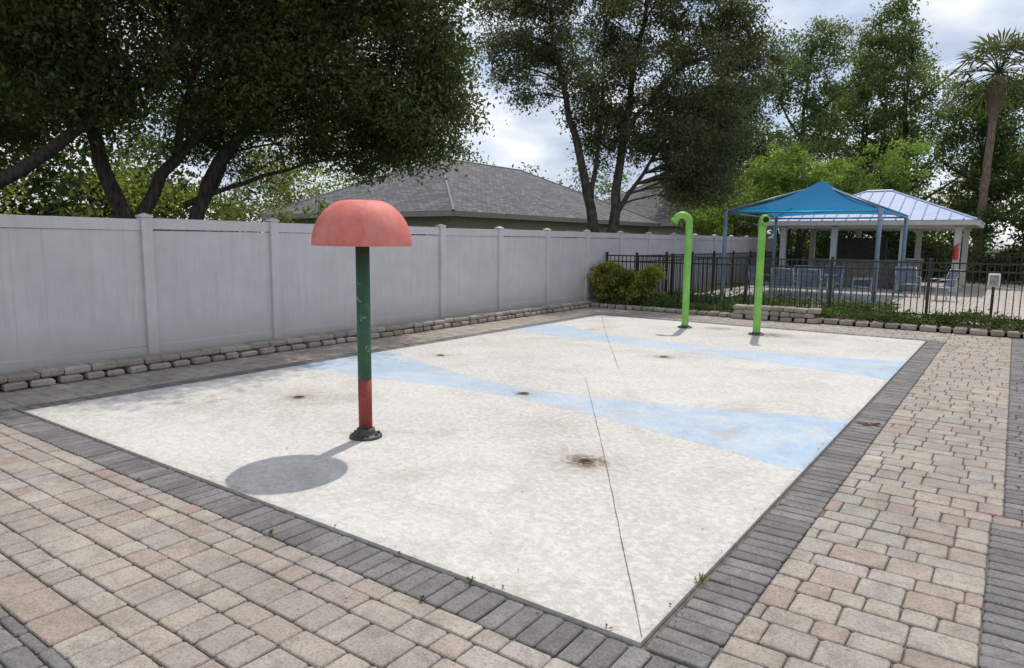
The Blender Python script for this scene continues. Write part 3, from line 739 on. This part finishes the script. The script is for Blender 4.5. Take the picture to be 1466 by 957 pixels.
# weeds & litter
def weed(x,y,s=1):
    b=MB()
    for i in range(20):
        a=random.random()*6.28; l=random.uniform(.03,.07)*s; d=Vector((math.cos(a),math.sin(a),0)); p=Vector((x,y,0))+d*random.random()*.03*s
        q=p+d*l*.6+Vector((0,0,l*.7)); w=Vector((-d.y,d.x,0))*.004; m=(p+q)/2+Vector((0,0,.01)); b.add([p,m+w,q,m-w],[(0,1,2,3)],0,False,random.random())
    b.obj('weed_tuft',[M_yel],None,True)
for x,y,s in((.0,.66,.8),(-2.13,-.27,.6),(-.9,-.01,.5),(-.97,-.27,.4),(-3.6,-.27,.3)): weed(x,y,s)
b=MB()
for i in range(190):
    if random.random()<.45: x,y=random.gauss(.02,.03),random.uniform(.2,9)
    elif random.random()<.4: x,y=random.uniform(-6,.1),random.gauss(-.01,.02)
    else: x,y=random.uniform(-7.2,1.2),random.uniform(-1.4,12)
    a=random.random()*6.28; l=random.uniform(.006,.016); d=Vector((math.cos(a),math.sin(a),.1)); w=Vector((-d.y,d.x,.1))*.4
    p=Vector((x,y,.018)); b.add([p+d*l,p+w*l,p-d*l,p-w*l],[(0,1,2,3)],0,False,random.random())
for i in range(12):
    a=random.random()*6.28; l=.035; d=Vector((math.cos(a),math.sin(a),.2)); w=Vector((-d.y,d.x,.1))*.5; p=Vector((.17+random.gauss(0,.045),4.5+random.gauss(0,.045),.015)); b.add([p+d*l,p+w*l,p-d*l,p-w*l],[(0,1,2,3)],0,False,.2)
b.obj('leaf_litter',[M_mulch],None,True)

# ---------------------------------------------------------------- light, sky
az=math.atan2(-.242,.923); el=math.radians(59)
sun=bpy.data.lights.new('sun','SUN'); sun.energy=3.0; sun.angle=math.radians(.7); sun.color=(1,.95,.88)
so=link(bpy.data.objects.new('sun',sun)); sd_=Vector((math.sin(az)*math.cos(el),math.cos(az)*math.cos(el),math.sin(el)))
so.rotation_euler=(-sd_).to_track_quat('-Z','Y').to_euler(); so.location=sd_*60
w=bpy.data.worlds.new('World'); scene.world=w; w.use_nodes=True; nt=w.node_tree; bg=nt.nodes['Background']
sk=nt.nodes.new('ShaderNodeTexSky'); sk.sky_type='NISHITA'; sk.sun_disc=False; sk.sun_elevation=el; sk.sun_rotation=az%(2*math.pi); sk.air_density=1.0; sk.dust_density=1.0
tc=nt.nodes.new('ShaderNodeTexCoord'); mp=nt.nodes.new('ShaderNodeMapping'); mp.inputs['Scale'].default_value=(1,1,2.2); nt.links.new(tc.outputs['Generated'],mp.inputs[0])
no=nt.nodes.new('ShaderNodeTexNoise'); no.inputs['Scale'].default_value=3.0; no.inputs['Detail'].default_value=7; no.inputs['Roughness'].default_value=.58; nt.links.new(mp.outputs[0],no.inputs['Vector'])
cr=nt.nodes.new('ShaderNodeValToRGB'); cr.color_ramp.elements[0].position=.42; cr.color_ramp.elements[1].position=.56; cr.color_ramp.elements[0].color=(.35,.35,.35,1); nt.links.new(no.outputs['Fac'],cr.inputs[0])
n2=nt.nodes.new('ShaderNodeTexNoise'); n2.inputs['Scale'].default_value=5; n2.inputs['Detail'].default_value=6; nt.links.new(mp.outputs[0],n2.inputs['Vector'])
c2=nt.nodes.new('ShaderNodeValToRGB'); c2.color_ramp.elements[0].position=.40; c2.color_ramp.elements[1].position=.60; c2.color_ramp.elements[0].color=(4.6,5.3,6.7,1); c2.color_ramp.elements[1].color=(8.8,9.0,9.4,1); nt.links.new(n2.outputs['Fac'],c2.inputs[0])
mx_=nt.nodes.new('ShaderNodeMix'); mx_.data_type='RGBA'; nt.links.new(cr.outputs[0],mx_.inputs[0]); nt.links.new(sk.outputs[0],mx_.inputs[6]); nt.links.new(c2.outputs[0],mx_.inputs[7])
nt.links.new(mx_.outputs[2],bg.inputs[0]); bg.inputs[1].default_value=.12

# ---------------------------------------------------------------- camera
fwd=Vector((-.5791,.8040,-.1340)).normalized(); rt=Vector((.8106,.5857,.0104)); rt=(rt-fwd*rt.dot(fwd)).normalized(); up=rt.cross(fwd)
cam=bpy.data.cameras.new('camera'); cam.sensor_width=36; cam.lens=24.34; cam.clip_start=.05; cam.clip_end=1500
co_=link(bpy.data.objects.new('camera',cam)); Mx=Matrix((rt,up,-fwd)).transposed().to_4x4(); Mx.translation=Vector((1.1085,-2.473,1.65)); co_.matrix_world=Mx
scene.camera=co_
